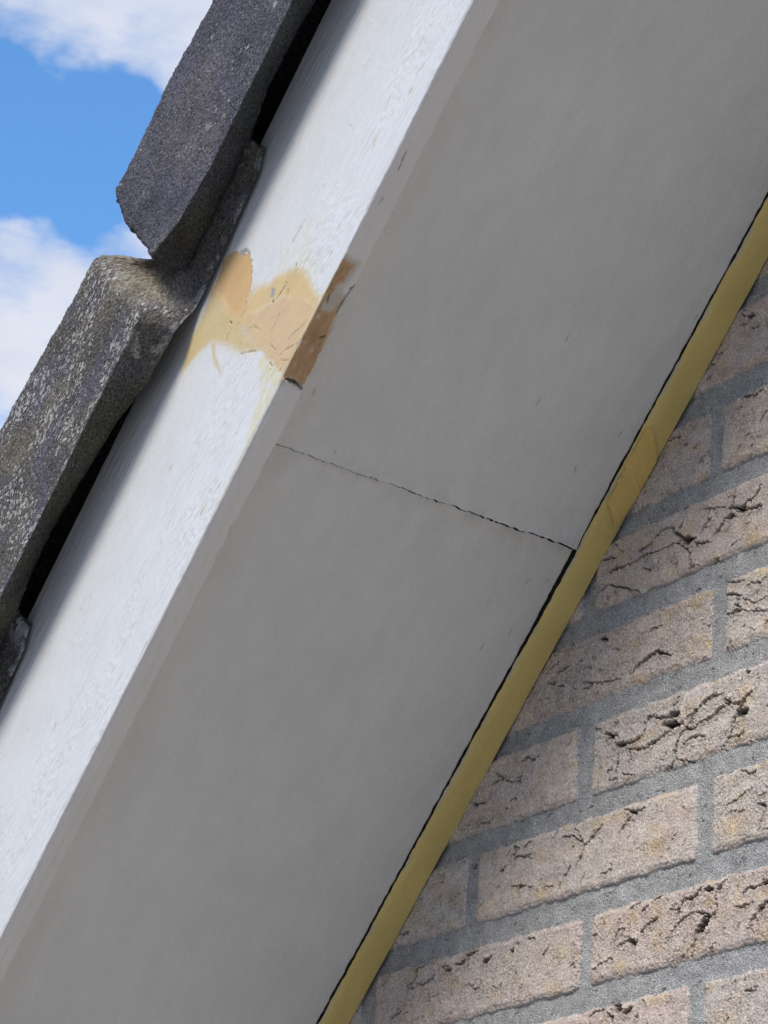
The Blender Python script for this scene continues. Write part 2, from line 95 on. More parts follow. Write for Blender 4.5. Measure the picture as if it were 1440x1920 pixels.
U_CR=[(1.2,[(127.6,245.0),(120.8,244.6),(116.6,245.6),(110.9,248.4)]),(1.2,[(116.6,245.6),(107.2,248.0),(101.6,248.3),(95.1,249.0)]),(1.6,[(50.1,258.8),(50.2,253.9),(49.1,249.2),(47.8,247.2)]),(1.5,[(45.7,246.5),(43.9,244.7),(40.5,245.4)]),(1,[(78.8,250.9),(81.4,249.0)]),(0.8,[(104.4,257.7),(99.3,257.0)]),(0.8,[(200.9,255.9),(189.7,255.1),(183.1,255.1)]),(0.5,[(158.0,255.7),(166.3,255.6)]),(0.8,[(-47.1,246.6),(-38.2,246.8)]),(0.6,[(-31.6,244.9),(-28.0,244.9)])]
SPJ=[(10.0,240.8),(10.4,229.0),(10.0,210.2),(9.9,180.1),(10.2,157.4),(9.6,133.8),(10.4,114.6),(9.6,94.3),(9.7,74.3),(10.5,54.4),(10.6,40.0),(9.7,23.8)]
TAPE=[(97.3,20.8),(97.5,14.6),(89.7,6.9),(80.1,-0.3),(68.7,-3.1),(49.3,-1.5),(30.4,4.0),(34.8,8.2),(42.0,15.1),(44.4,19.1)]
SCRATCH=[(64.5,9.5),(61.0,5.3),(56.9,0.6)]
T_SPOT=[(138.5,146.8,3.0),(70.2,229.3,1.7),(70.8,223.6,1.3),(182.1,261.6,2.0),(126.3,224.8,1.3),(149.9,147.5,1.0),(147.3,115.4,2.0),(175.3,150.5,1.3),(221.6,136.5,2.7),(126.5,138.6,1.0),(162.3,237.7,1.7),(175.9,235.4,1.3),(-96.2,226.5,2.0),(-121.9,206.5,1.3)]
SM_L=[[(59.5,50.6),(54.1,49.0)],[(-17.4,40.0),(-20.8,41.0)],[(17.5,203.5),(15.9,204.1)],[(44.2,233.8),(48.8,234.8)],[(173.5,24.6),(166.4,25.1)],[(-13.3,28.0),(-16.4,29.5)],[(-66.4,47.8),(-71.0,47.6)],[(85.1,96.1),(89.5,95.9)],[(127.2,99.0),(131.5,99.2)],[(84.7,32.7),(89.8,32.9)],[(-51.7,34.5),(-55.5,34.4)]]
SM_D=[(-9.7,171.7),(4.3,84.0),(71.6,240.8),(158.7,241.1),(131.6,194.7),(216.0,178.8),(-142.3,185.9),(-194.7,100.2),(68.8,143.8),(134.3,79.1),(-101.5,111.3)]

# ------------------------------------------------------------------ helpers
ct,st=math.cos(TH),math.sin(TH)
def W3(s,yo,n):                          # slope distance, distance out from the wall, height normal to the slope
    return np.stack([s*ct-n*st, -yo+0*s, C1+OZ+s*st+n*ct],-1)
def sm(a,b,x):
    t=np.clip((x-a)/(b-a),0,1); return t*t*(3-2*t)
def perlin(x,y,seed=0):
    rs=np.random.RandomState(seed); g=rs.rand(256,256)*2*np.pi; gx=np.cos(g); gy=np.sin(g)
    x=np.asarray(x,float)+1000.37; y=np.asarray(y,float)+1000.61
    xi=np.floor(x).astype(int); yi=np.floor(y).astype(int); xf=x-xi; yf=y-yi
    u=xf**3*(xf*(xf*6-15)+10); v=yf**3*(yf*(yf*6-15)+10)
    def gr(i,j): a=(xi+i)&255; b=(yi+j)&255; return gx[a,b]*(xf-i)+gy[a,b]*(yf-j)
    n0=gr(0,0)*(1-u)+gr(1,0)*u; n1=gr(0,1)*(1-u)+gr(1,1)*u
    return (n0*(1-v)+n1*v)*1.6
def fbm(x,y,o=3,seed=0,g=.5):
    r=0;a=1;f=1
    for i in range(o): r=r+a*perlin(x*f,y*f,seed+i); a*=g; f*=2.03
    return r
def seg_d(X,Y,a,b):
    dx,dy=b[0]-a[0],b[1]-a[1]; L2=dx*dx+dy*dy+1e-12
    t=np.clip(((X-a[0])*dx+(Y-a[1])*dy)/L2,0,1)
    return np.hypot(X-a[0]-t*dx,Y-a[1]-t*dy),t
def sdpoly(X,Y,P):                       # signed distance, negative inside
    d=np.full(X.shape,1e9); ins=np.zeros(X.shape,bool); n=len(P)
    for i in range(n):
        a,b=P[i],P[(i+1)%n]; dd,_=seg_d(X,Y,a,b); d=np.minimum(d,dd)
        c=((a[1]>Y)!=(b[1]>Y)); xx=(b[0]-a[0])*(Y-a[1])/((b[1]-a[1])+1e-12)+a[0]; ins^=(c&(X<xx))
    return np.where(ins,-d,d)
def line_field(X,Y,pts,w):               # 0..1 strength inside a tapered stroke of half width w
    P=np.array(pts); lo=P.min(0)-w*4-2; hi=P.max(0)+w*4+2
    L=np.r_[0,np.cumsum(np.hypot(*np.diff(P,axis=0).T))]
    best=np.full(X.shape,1e9); tt=np.zeros(X.shape)
    for i in range(len(P)-1):
        d,t=seg_d(X,Y,P[i],P[i+1]); k=d<best; best=np.where(k,d,best); tt=np.where(k,(L[i]+t*(L[i+1]-L[i]))/L[-1],tt)
    return best,tt
def new_mesh(name,V,F,loc,mats,matidx=None,col=None,sn=None,attrs=None,smooth=True,parent=None):
    """V (n,3) world, F (m,4) quads or list of faces"""
    me=bpy.data.meshes.new(name); V=np.asarray(V,np.float64)-np.array(loc)
    if isinstance(F,np.ndarray):
        k=F.shape[1]; me.vertices.add(len(V)); me.loops.add(F.size); me.polygons.add(len(F))
        me.vertices.foreach_set('co',V.astype(np.float32).ravel()); me.loops.foreach_set('vertex_index',F.astype(np.int32).ravel())
        me.polygons.foreach_set('loop_start',np.arange(0,F.size,k,dtype=np.int32))
        me.update(calc_edges=True)
    else:
        me.from_pydata([tuple(v) for v in V],[],[tuple(f) for f in F]); me.update()
    for mt in (mats if isinstance(mats,(list,tuple)) else [mats]): me.materials.append(mt)
    if matidx is not None: me.polygons.foreach_set('material_index',np.asarray(matidx,np.int32))
    if smooth: me.polygons.foreach_set('use_smooth',np.ones(len(me.polygons),bool))
    if col is not None:
        a=me.attributes.new('tone','FLOAT_COLOR','POINT'); c=np.ones((len(V),4),np.float32); c[:,:3]=col; a.data.foreach_set('color',c.ravel())
    if sn is not None:
        a=me.attributes.new('sn','FLOAT_VECTOR','POINT'); a.data.foreach_set('vector',np.asarray(sn,np.float32).ravel())
    for k_,v_ in (attrs or {}).items():
        a=me.attributes.new(k_,'FLOAT','POINT'); a.data.foreach_set('value',np.asarray(v_,np.float32).ravel())
    o=bpy.data.objects.new(name,me); scene.collection.objects.link(o)
    if parent: o.parent=parent; o.location=Vector(loc)-parent.location
    else: o.location=loc
    return o
def empty(name,loc):
    o=bpy.data.objects.new(name,None); scene.collection.objects.link(o); o.location=loc; o.empty_display_size=.05; return o
def tag(o,label=None,cat=None,group=None,kind=None):
    for k,v in (('label',label),('category',cat),('group',group),('kind',kind)):
        if v: o[k]=v
    return o
def gridF(nr,nc,wrap=False):
    i=np.arange(nr*nc).reshape(nr,nc)
    if wrap: i=np.concatenate([i,i[:,:1]],1)
    return np.stack([i[:-1,:-1],i[:-1,1:],i[1:,1:],i[1:,:-1]],-1).reshape(-1,4)
# ------------------------------------------------------------------ material
def mat(name,rough=.6,spec=.3,bumps=(),mottle=(),extra=None,rough_var=0):
    """base colour = 'tone' attribute, varied by noises; bumps = (scale xyz, detail, height m, type)"""
    M=bpy.data.materials.new(name); M.use_nodes=True; nt=M.node_tree; nt.nodes.clear(); L=nt.links.new
    out=N_(nt,'ShaderNodeOutputMaterial'); b=N_(nt,'ShaderNodeBsdfPrincipled',i_Roughness=rough); b.inputs['Specular IOR Level'].default_value=spec; L(b.outputs[0],out.inputs[0])
    at=N_(nt,'ShaderNodeAttribute',attribute_name='tone'); sn=N_(nt,'ShaderNodeAttribute',attribute_name='sn')
    col=at.outputs['Color']
    def noise(sc,det,kind='N',ro=.55):
        mp=N_(nt,'ShaderNodeMapping'); mp.inputs['Scale'].default_value=sc; L(sn.outputs['Vector'],mp.inputs[0])
        if kind=='V':
            t=N_(nt,'ShaderNodeTexVoronoi',i_Scale=1.0,i_Randomness=1.0); L(mp.outputs[0],t.inputs['Vector']); return t.outputs['Distance']
        t=N_(nt,'ShaderNodeTexNoise',i_Scale=1.0,i_Detail=det,i_Roughness=ro); L(mp.outputs[0],t.inputs['Vector']); return t.outputs['Fac']
    for sc,det,lo,hi,kind in mottle:
        f=noise(sc,det,kind); r=N_(nt,'ShaderNodeMapRange'); r.inputs[1].default_value=.3; r.inputs[2].default_value=.7; r.inputs[3].default_value=lo; r.inputs[4].default_value=hi; L(f,r.inputs[0])
        mu=N_(nt,'ShaderNodeVectorMath',operation='SCALE'); L(col,mu.inputs[0]); L(r.outputs[0],mu.inputs['Scale']); col=mu.outputs[0]
    if extra: col=extra(nt,col,noise,b)
    L(col,b.inputs['Base Color'])
    prev=None
    for sc,det,h,kind in bumps:
        f=noise(sc,det,kind); bp=N_(nt,'ShaderNodeBump',i_Strength=1.0,i_Distance=h); L(f,bp.inputs['Height'])
        if prev is not None: L(prev,bp.inputs['Normal'])
        prev=bp.outputs[0]
    if prev is not None: L(prev,b.inputs['Normal'])
    return M
M_brick=mat('brick_clay',.92,.15,bumps=[((600,600,600),5,.0011,'N'),((1500,1500,1500),2,.0005,'N')],mottle=[((110,110,110),5,.85,1.12,'N'),((650,650,650),4,.72,1.28,'N'),((1500,1500,1500),2,.72,1.28,'N')])
M_mortar=mat('mortar',.95,.1,bumps=[((800,800,800),4,.0014,'N'),((1600,1600,1600),1,.0006,'N')],mottle=[((80,80,80),4,.85,1.15,'N'),((750,750,750),3,.72,1.28,'N'),((1500,1500,1500),1,.8,1.2,'N')])
M_paint=mat('white_gloss_paint',.38,.35,bumps=[((35,260,420),4,.0009,'N'),((160,500,700),3,.00035,'N')],mottle=[((30,60,60),4,.97,1.02,'N')])
M_filler=mat('filler',.6,.25,bumps=[((200,600,600),3,.00015,'N')],mottle=[((60,120,120),4,.95,1.04,'N')])
M_soffit=mat('soffit_paint',.5,.2,bumps=[((30,90,60),6,.0006,'N'),((120,260,200),4,.0003,'N'),((600,700,600),2,.00012,'N')],mottle=[((9,9,9),3,.96,1.04,'N'),((30,70,60),6,.965,1.035,'N'),((500,500,500),2,.97,1.03,'N')])
M_trim=mat('trim_film',.45,.3,bumps=[((60,60,60),3,.0003,'N')],mottle=[((20,60,60),4,.93,1.06,'N'),((300,300,300),3,.97,1.03,'N')])
def tile_extra(nt,col,noise,b):
    L=nt.links.new
    am=N_(nt,'ShaderNodeAttribute',attribute_name='lichen').outputs['Fac']
    # pale flecks
    wn=N_(nt,'ShaderNodeTexNoise',i_Scale=460.0,i_Detail=2.0); L(N_(nt,'ShaderNodeAttribute',attribute_name='sn').outputs['Vector'],wn.inputs['Vector'])
    wv=N_(nt,'ShaderNodeVectorMath',operation='MULTIPLY_ADD'); L(wn.outputs['Color'],wv.inputs[0]); wv.inputs[1].default_value=(1.5,1.2,1.2)
    mpv=N_(nt,'ShaderNodeMapping'); mpv.inputs['Scale'].default_value=(240,430,430); L(N_(nt,'ShaderNodeAttribute',attribute_name='sn').outputs['Vector'],mpv.inputs[0]); L(mpv.outputs[0],wv.inputs[2])
    vt=N_(nt,'ShaderNodeTexVoronoi',i_Scale=1.0); L(wv.outputs[0],vt.inputs['Vector']); d=vt.outputs['Distance']; f0=noise((110,110,110),5); fm_=N_(nt,'ShaderNodeMapRange'); L(f0,fm_.inputs[0]); fm_.inputs[1].default_value=.25; fm_.inputs[2].default_value=.75; fm_.inputs[3].default_value=.30; fm_.inputs[4].default_value=.66; f=fm_.outputs[0]
    th=N_(nt,'ShaderNodeMath',operation='MULTIPLY'); L(f,th.inputs[0]); L(am,th.inputs[1])
    sb=N_(nt,'ShaderNodeMath',operation='SUBTRACT'); L(th.outputs[0],sb.inputs[0]); L(d,sb.inputs[1])
    mr=N_(nt,'ShaderNodeMapRange'); mr.inputs[1].default_value=-.02; mr.inputs[2].default_value=.05; L(sb.outputs[0],mr.inputs[0])
    mx=N_(nt,'ShaderNodeMix',data_type='RGBA'); L(mr.outputs[0],mx.inputs[0]); L(col,mx.inputs[6]); mx.inputs[7].default_value=(.60,.57,.51,1)
    d2=noise((700,900,1100),1,'V'); m2=N_(nt,'ShaderNodeMapRange'); m2.inputs[1].default_value=.34; m2.inputs[2].default_value=.18; L(d2,m2.inputs[0])
    m3=N_(nt,'ShaderNodeMath',operation='MULTIPLY'); L(am,m3.inputs[1]); L(m2.outputs[0],m3.inputs[0])
    mx2=N_(nt,'ShaderNodeMix',data_type='RGBA'); L(m3.outputs[0],mx2.inputs[0]); L(mx.outputs[2],mx2.inputs[6]); mx2.inputs[7].default_value=(.46,.44,.42,1)
    return mx2.outputs[2]
M_tile=mat('concrete_tile',.9,.18,bumps=[((520,520,520),5,.0022,'N'),((1400,1400,1400),2,.0009,'N')],mottle=[((35,50,50),5,.75,1.25,'N'),((480,480,480),4,.5,1.6,'N'),((1000,1000,1000),2,.5,1.6,'N')],extra=tile_extra)
M_wood=mat('roof_timber',.8,.2,bumps=[((30,400,400),3,.0006,'N')],mottle=[((20,200,200),4,.8,1.2,'N')])
M_ground=mat('paving',.9,.1,bumps=[((30,30,30),4,.004,'N')],mottle=[((.3,.3,.3),5,.9,1.1,'N'),((25,25,25),4,.85,1.15,'N')])
# ------------------------------------------------------------------ ground
g=600.; xs=np.r_[-g,-60,-10,-4,4,10,60,g]; GX,GY=np.meshgrid(xs,xs); V=np.stack([GX,GY,0*GX],-1).reshape(-1,3)
gr=new_mesh('ground',V,gridF(8,8),(0,0,0),M_ground,col=np.tile([.28,.263,.24],(64,1)),sn=V)
tag(gr,kind='structure')
# ------------------------------------------------------------------ brick wall
HC=.0583; BH=.0433
def bed(k): return {-2:.1165,-1:.0573,0:.0005,1:-.0575,2:-.1172,3:-.1757,4:-.2332}.get(k,-.2332-(k-4)*HC if k>4 else .1165+(-2-k)*HC)
JOINT={-2:[],-1:[(.1035,.1145)],0:[(-.0125,0.0)],1:[(.108,.1200)],2:[(-.0115,.0030)],3:[(-.1175,-.1053),(.0987,.1115)],4:[(-.2248,-.2092),(-.0017,.0083)],5:[(-.1190,-.1070),(.0956,.1078)]}
TOP={0:.0435,1:-.0145,2:-.0722,3:-.1315,4:-.1912,-1:.1003,-2:.160}
def course_joints(k):
    J=sorted(JOINT.get(k,[])); rs=np.random.RandomState(50+k)
    if not J: J=[((.1035 if k%2 else -.0115)+.001*rs.randn(),)]; J=[(J[0][0],J[0][0]+.0125)]
    while J[0][0]>-9.0: a=J[0][0]-.2225+.0015*rs.randn(); J=[(a,a+.0125+.001*rs.randn())]+J
    while J[-1][0]<3.0: a=J[-1][0]+.2225+.0015*rs.randn(); J=J+[(a,a+.0125+.001*rs.randn())]
    return J
def wall_field(X,Z,fine):
    """depth out of the wall (m), colour, mortar mask for arrays of x, z"""
    X=X.astype(np.float64); mmx,mmz=X*1000,Z*1000
    wx=fbm(mmx/9,mmz/9,2,11)*.9+fbm(mmx/2.2,mmz/2.2,2,14)*.55; wz=fbm(mmx/11,mmz/11,3,21)*1.15+fbm(mmx/2.2,mmz/2.2,2,24)*.5
    x=X+wx*.001; z=Z+wz*.001
    sd=np.full(X.shape,-1.0); bid=np.zeros(X.shape,int); 
    kmin=int((.1165-Z.max())/HC)-5; kmax=int((-.2332-Z.min())/HC)+7
    for k in range(kmin,kmax):
        zb=bed(k); ztop=TOP.get(k,zb+BH); 
        rows=(Z>zb-.012)&(Z<ztop+.012)
        if not rows.any(): continue
        J=course_joints(k); 
        r0=np.where(rows.any(1))[0]; sl_=slice(r0[0],r0[-1]+1)
        xx,zz=x[sl_],z[sl_]
        for j in range(len(J)-1):
            xa,xb=J[j][1],J[j+1][0]
            if xb<X.min()-.01 or xa>X.max()+.01: continue
            c=np.where((X[0]>xa-.012)&(X[0]<xb+.012))[0]
            if len(c)==0: continue
            cs=slice(c[0],c[-1]+1); r=.0035
            rs=np.random.RandomState((k*131+j*7)%99991); ta,tb=rs.randn(2)*.0008
            qx=np.abs(xx[:,cs]-(xa+xb)/2)-((xb-xa)/2-r); qz=np.abs(zz[:,cs]-(zb+ztop)/2-ta*(xx[:,cs]-xa)/.2)-((ztop-zb)/2-r)
            d=-(np.hypot(np.maximum(qx,0),np.maximum(qz,0))+np.minimum(np.maximum(qx,qz),0)-r)
            sub=sd[sl_,cs]; up_=d>sub; sub[up_]=d[up_]; bs=bid[sl_,cs]; bs[up_]=(k*37+j)%997
    br=sm(-.0004,.0004,sd)
    rs=np.random.RandomState(9); rnd=rs.rand(997,6)
    R=rnd[bid]
    # creased hand-moulded face: folds run along the brick, rising a little to the right
    a=.30; u=(mmx*np.cos(a)+mmz*np.sin(a)); v=(-mmx*np.sin(a)+mmz*np.cos(a))
    wr=fbm(u/5.5+R[...,0]*40,v/1.5,3,31); ridg=1-np.abs(wr)*2.2
    mask=sm(-.25,.45,fbm(mmx/24,mmz/16,2,41)+ (R[...,1]-.5)*.9)
    h=np.zeros(X.shape)
    h+=(fbm(mmx/30,mmz/14,2,51)*.5)+fbm(mmx/5,mmz/4,3,55)*.22
    h-=mask*np.clip(ridg-.78,0,1)*6.5
    h+=fbm(mmx/1.5,mmz/1.2,2,61)*.16
    h*=.001
    h+=(R[...,2]-.5)*.0012
    edge=sm(0,.0035,sd); hb=h-(1-edge)*.0012-(sm(.0,.006,sd)<1)*0
    hm=-.0024+fbm(mmx/14,mmz/9,2,71)*.0005+fbm(mmx/1.1,mmz/1.1,2,75)*.00022
    # mortar rises a little against the top of the brick below, undercut beneath the brick above
    H=hm*(1-br)+hb*br
    base=np.array([.64,.555,.475]); pale=np.array([.68,.61,.54]); pink=np.array([.64,.51,.43]); buff=np.array([.66,.51,.31])
    col=base+(pale-base)*R[...,3:4]+(pink-base)*(R[...,4:5]-.3)
    big=sm(-.1,.6,fbm(mmx/26+9,mmz/18,3,81)); col=col+(pink-col)*(.5*big[...,None])
    ye=sm(.25,.7,fbm(mmx/22,mmz/15+5,2,85))*.45
    if fine:
        for cx,cz,r in YEL: ye=np.maximum(ye,.9*np.exp(-((mmx-cx)**2+((mmz-cz)*1.3)**2)/(r*r*.8)))
    col=col+(buff-col)*ye[...,None]
    mo=np.array([.54,.53,.51])*(1+.10*fbm(mmx/12,mmz/12,2,91))[...,None]
    C=col*br[...,None]+mo*(1-br[...,None])
    if fine:
        px=mmx+fbm(mmx/2.6,mmz/2.6,3,101)*1.15; pz=mmz+fbm(mmx/2.6,mmz/2.6,3,105)*1.0
        nz=fbm(mmx/1.4,mmz/1.4,2,109)
        def box(P,mar):
            lo=P.min(0)-mar; hi=P.max(0)+mar
            c=np.where((mmx[0]>lo[0])&(mmx[0]<hi[0]))[0]; r=np.where((mmz[:,0]>lo[1])&(mmz[:,0]<hi[1]))[0]
            return (slice(r[0],r[-1]+1),slice(c[0],c[-1]+1)) if len(c) and len(r) else None
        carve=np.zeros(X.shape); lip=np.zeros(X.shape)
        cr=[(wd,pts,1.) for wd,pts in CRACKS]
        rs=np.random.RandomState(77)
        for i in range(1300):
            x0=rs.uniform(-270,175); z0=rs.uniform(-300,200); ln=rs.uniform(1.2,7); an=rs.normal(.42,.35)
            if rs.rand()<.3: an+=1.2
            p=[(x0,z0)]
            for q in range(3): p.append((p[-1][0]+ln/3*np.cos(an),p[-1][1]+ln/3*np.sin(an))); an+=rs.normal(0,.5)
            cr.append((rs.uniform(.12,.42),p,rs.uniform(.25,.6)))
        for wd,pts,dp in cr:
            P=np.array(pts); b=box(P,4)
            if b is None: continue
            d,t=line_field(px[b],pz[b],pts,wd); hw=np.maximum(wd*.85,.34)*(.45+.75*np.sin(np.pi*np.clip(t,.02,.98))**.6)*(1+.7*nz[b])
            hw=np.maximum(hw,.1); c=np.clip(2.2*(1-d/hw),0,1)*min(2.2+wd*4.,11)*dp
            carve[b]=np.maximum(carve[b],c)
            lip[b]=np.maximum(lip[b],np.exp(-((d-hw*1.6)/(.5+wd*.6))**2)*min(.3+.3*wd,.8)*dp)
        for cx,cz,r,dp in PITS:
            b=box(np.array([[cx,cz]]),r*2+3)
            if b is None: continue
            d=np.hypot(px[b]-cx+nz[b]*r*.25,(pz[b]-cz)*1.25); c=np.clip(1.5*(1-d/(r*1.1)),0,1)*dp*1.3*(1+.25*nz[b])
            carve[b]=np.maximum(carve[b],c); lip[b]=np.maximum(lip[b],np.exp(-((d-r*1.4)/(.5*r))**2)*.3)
        crack_shade_dirt=sm(.5,2.4,carve)*br; C=C+(np.array([.075,.065,.058])-C)*(crack_shade_dirt*.88)[...,None]  # shade of deep cracks and pits painted into the clay colour, with some dirt
        spk=perlin(mmx/1.15,mmz/1.0,115)*.5+perlin(mmx/.75,mmz/.75,116)*.5; C=C*(1+(.13*br+.20*(1-br))*spk)[...,None]
        H=H+lip*.001*br-carve*.001
    return H,C,br
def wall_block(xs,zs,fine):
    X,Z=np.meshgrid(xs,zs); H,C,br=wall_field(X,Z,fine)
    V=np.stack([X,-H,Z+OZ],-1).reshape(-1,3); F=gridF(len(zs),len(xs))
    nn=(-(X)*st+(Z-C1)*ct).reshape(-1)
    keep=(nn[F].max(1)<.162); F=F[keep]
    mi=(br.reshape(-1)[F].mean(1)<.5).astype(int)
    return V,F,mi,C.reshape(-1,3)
ffx=np.arange(-.285,.175,.0005); ffz=np.arange(-.305,.235,.0005)
blocks=[(ffx,ffz,True)]
cx=np.r_[np.arange(-1.6,ffx[0],.006),ffx[0]]; dx_=np.r_[ffx[-1],np.arange(ffx[-1]+.006,2.2,.006)]
mz=np.r_[ffz[0],np.arange(ffz[0]+.006,ffz[-1],.006),ffz[-1]]
allx=np.r_[cx,np.arange(cx[-1]+.006,dx_[0],.006),dx_]
blocks+=[(cx,mz,False),(dx_,mz,False),(allx,np.r_[np.arange(-1.5,ffz[0],.006),ffz[0]],False),(allx,np.r_[ffz[-1],np.arange(ffz[-1]+.006,1.8,.006)],False)]
wx_=np.arange(-4.0,2.21,.02); blocks+=[(np.arange(-1.6,2.22,.02),np.arange(-OZ-.02,-1.49,.014),False),(np.arange(-4,-1.59,.02),np.arange(-OZ-.02,-1.49,.014),False)]
Vs,Fs,Ms,Cs=[],[],[],[]; off=0
for xs,zs,fi in blocks:
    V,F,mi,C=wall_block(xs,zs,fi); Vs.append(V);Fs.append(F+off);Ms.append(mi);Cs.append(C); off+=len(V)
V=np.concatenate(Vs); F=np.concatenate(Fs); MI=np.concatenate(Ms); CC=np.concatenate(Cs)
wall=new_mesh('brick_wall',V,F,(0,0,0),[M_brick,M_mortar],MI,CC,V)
tag(wall,'pale pinkish brick wall with cracked faces and recessed grey mortar joints','wall')
# backing of the wall so that it is solid
def boxmesh(name,s0,s1,y0,y1,n0,n1,m_,col,loc=None,parent=None,ns=2):
    ss=np.linspace(s0,s1,ns); pr=[(y0,n0),(y1,n0),(y1,n1),(y0,n1)]
    V=np.concatenate([W3(ss,y,n)[None] for y,n in pr],0).transpose(1,0,2)
    sn=np.concatenate([np.stack([ss,0*ss+y,0*ss+n],-1)[None] for y,n in pr],0).transpose(1,0,2)
    k=len(pr); i=np.arange(ns*k).reshape(ns,k); F=[]
    for a in range(ns-1):
        for b in range(k): F.append((i[a,b],i[a,(b+1)%k],i[a+1,(b+1)%k],i[a+1,b]))
    F.append(tuple(i[0][::-1])); F.append(tuple(i[-1]))
    return new_mesh(name,V.reshape(-1,3),F,loc if loc is not None else tuple(W3(np.array(s0),y0,n0)),m_,col=np.tile(col,(ns*k,1)),sn=sn.reshape(-1,3),smooth=False,parent=parent)
S0,S1=-1.25,1.55
# ------------------------------------------------------------------ roof deck (added to keep light out of the overhang from above)
dk=boxmesh('light_block_deck',S0,S1,YB-TI-.002,-.6,.165,.180,M_wood,(.16,.11,.07)); tag(dk,'dark roof boarding added above the overhang to keep light out','roof boarding')
# ------------------------------------------------------------------ soffit boards
SJ=np.array(SPJ)  # s,y of the joint
def soffit(name,s_a,s_b,upper,label):
    yi,yo=WT+.0,YB-TI+.004
    ys=np.r_[np.linspace(yi,yo,300)]
    js=np.interp(ys*1000,SJ[::-1,1],SJ[::-1,0])/1000*0+.0099+ (np.interp(ys*1000,SJ[::-1,1],SJ[::-1,0])-9.9)/1000*.7
    jag=fbm(ys*1000/5,ys*0,3,201)*.0006+fbm(ys*1000/1.2,ys*0+3,2,205)*.0003
    gap=.00028+.0006*sm(.20,.03,ys)
    e=js+jag+(gap if upper else -gap+fbm(ys*1000/2,ys*0+7,2,209)*.0003)
    d=np.r_[0,.0004,.0008,.0014,.002,.003,.0045,.0065,.009,.012,.016,np.arange(.02,.45,.0016),np.arange(.45,1.6,.05)]
    if upper: SS=e[None]+d[:,None]; SS=np.minimum(SS,s_b)
    else: SS=e[None]-d[:,None]; SS=np.maximum(SS,s_a)
    YY=np.tile(ys[None],(len(d),1)); D=np.tile(d[:,None],(1,len(ys)))
    n=fbm(SS*9,YY*14,2,221)*.0004+fbm(SS*60,YY*90,3,225)*.00018
    # torn paint and swelling along the joint
    if upper: n-=.0013*np.exp(-D/.006)*sm(.25,.12,YY)*(1+.5*fbm(YY*150,SS*100,2,231))+ .0016*np.exp(-D/.03)*sm(.13,.04,YY)
    else: n+=.0004*np.exp(-D/.004)
    if upper: n-=.0004
    # sides ragged against the trim
    rag=(fbm(SS*160,SS*0,3,241)*.0006*np.clip(1,0,1)); YY=YY.copy(); YY[:,0]-=0*rag[:,0]; YY[:,0]+=rag[:,0]*.8
    mk_=np.zeros(SS.shape)
    for l in SM_L:
        d_,t_=line_field(SS*1000,YY*1000,l,.5); mk_=np.maximum(mk_,np.exp(-(d_/.55)**2)*(.5+.5*np.sin(np.pi*t_)))
    for a_,b_ in SM_D:
        mk_=np.maximum(mk_,np.exp(-(np.hypot((SS*1000-a_)*.8,YY*1000-b_)/.6)**2)*.35)
    n+=mk_*.0004
    V=W3(SS,YY,n).reshape(-1,3); nr,nc=SS.shape; F=gridF(nr,nc)
    # give it thickness: joint edge and inner edge turned up
    topV=W3(SS,YY,n*0+.012).reshape(-1,3); o=nr*nc; i=np.arange(o).reshape(nr,nc)
    def strip(a): a=np.asarray(a); return np.stack([a[:-1],a[1:],a[1:]+o,a[:-1]+o],-1)
    F=np.concatenate([F,strip(i[0]),strip(i[:,0]),strip(i[-1]),strip(i[:,-1]),gridF(nr,nc)+o])
    col=np.tile([.695,.695,.645],(2*o,1)); sn=np.stack([SS,YY,n],-1).reshape(-1,3); 
    cm=1+.014*fbm(SS*12,YY*30,3,251).reshape(-1); col[:o]*=cm[:,None]; col[:o]*=(1-.38*mk_.reshape(-1))[:,None]
    # grey grime gathered along the joint and small scuffs and dents
    gr_=np.exp(-D/.010)*sm(-.5,.6,fbm(SS*70,YY*60,3,263)); col[:o]*=(1-.10*gr_.reshape(-1))[:,None]
    edg=sm(.022,0,YY-yi)*sm(-.4,.5,fbm(SS*40,YY*90,3,265)); col[:o]*=(1-.05*edg.reshape(-1))[:,None]
    if not upper:
        pass
    ob=new_mesh(name,np.r_[V,topV],F,tuple(W3(np.array(.01),YB-TI,0.)),M_soffit,col=col,sn=np.r_[sn,sn]); tag(ob,label,'soffit board',group='painted boards under the overhang')
    return ob
soffit('soffit_board',0,S1,True,'grey-white painted soffit board above the open cracked joint')
soffit('soffit_board',S0,0,False,'grey-white painted soffit board below the open cracked joint')
# ------------------------------------------------------------------ trim strip along the wall
def strip_grid(s0,s1,ds,edges,n_,top,jit,seed):
    ss=np.arange(s0,s1,ds); return ss
tr=empty('edge_trim',tuple(W3(np.array(0.),0.,0.)))
ss=np.r_[np.arange(S0,-.45,.02),np.arange(-.45,.42,.0012),np.arange(.42,S1,.02)]
jag=fbm(ss*1000/7,ss*0,3,301)*.00045+fbm(ss*1000/1.7,ss*0,2,305)*.00022
y_o=WT-.0019+jag*.8-.0012*sm(-.075,-.03,ss)*sm(.02,0,ss)-.0007*sm(.12,.2,ss)*0
y_i=.0006+0*ss
K=9; T=np.linspace(0,1,K); YY=y_o[:,None]*(1-T)+y_i[:,None]*T; SS=np.tile(ss[:,None],(1,K))
nn=-.0012+fbm(SS*25,YY*40,2,311)*.0004; nn[:,0]+=.0012; nn[:,1]+=.0001
Vb=W3(SS,YY,nn); nr,K=SS.shape
side=[np.stack([W3(ss,y_o,0*ss+.03),Vb[:,0]],1),np.stack([Vb[:,-1],W3(ss,y_i,0*ss+.03)],1)]
V=np.concatenate([Vb.reshape(-1,3)]+[q.reshape(-1,3) for q in side]); F=np.concatenate([gridF(nr,K),gridF(nr,2)+nr*K,gridF(nr,2)+nr*K+nr*2])
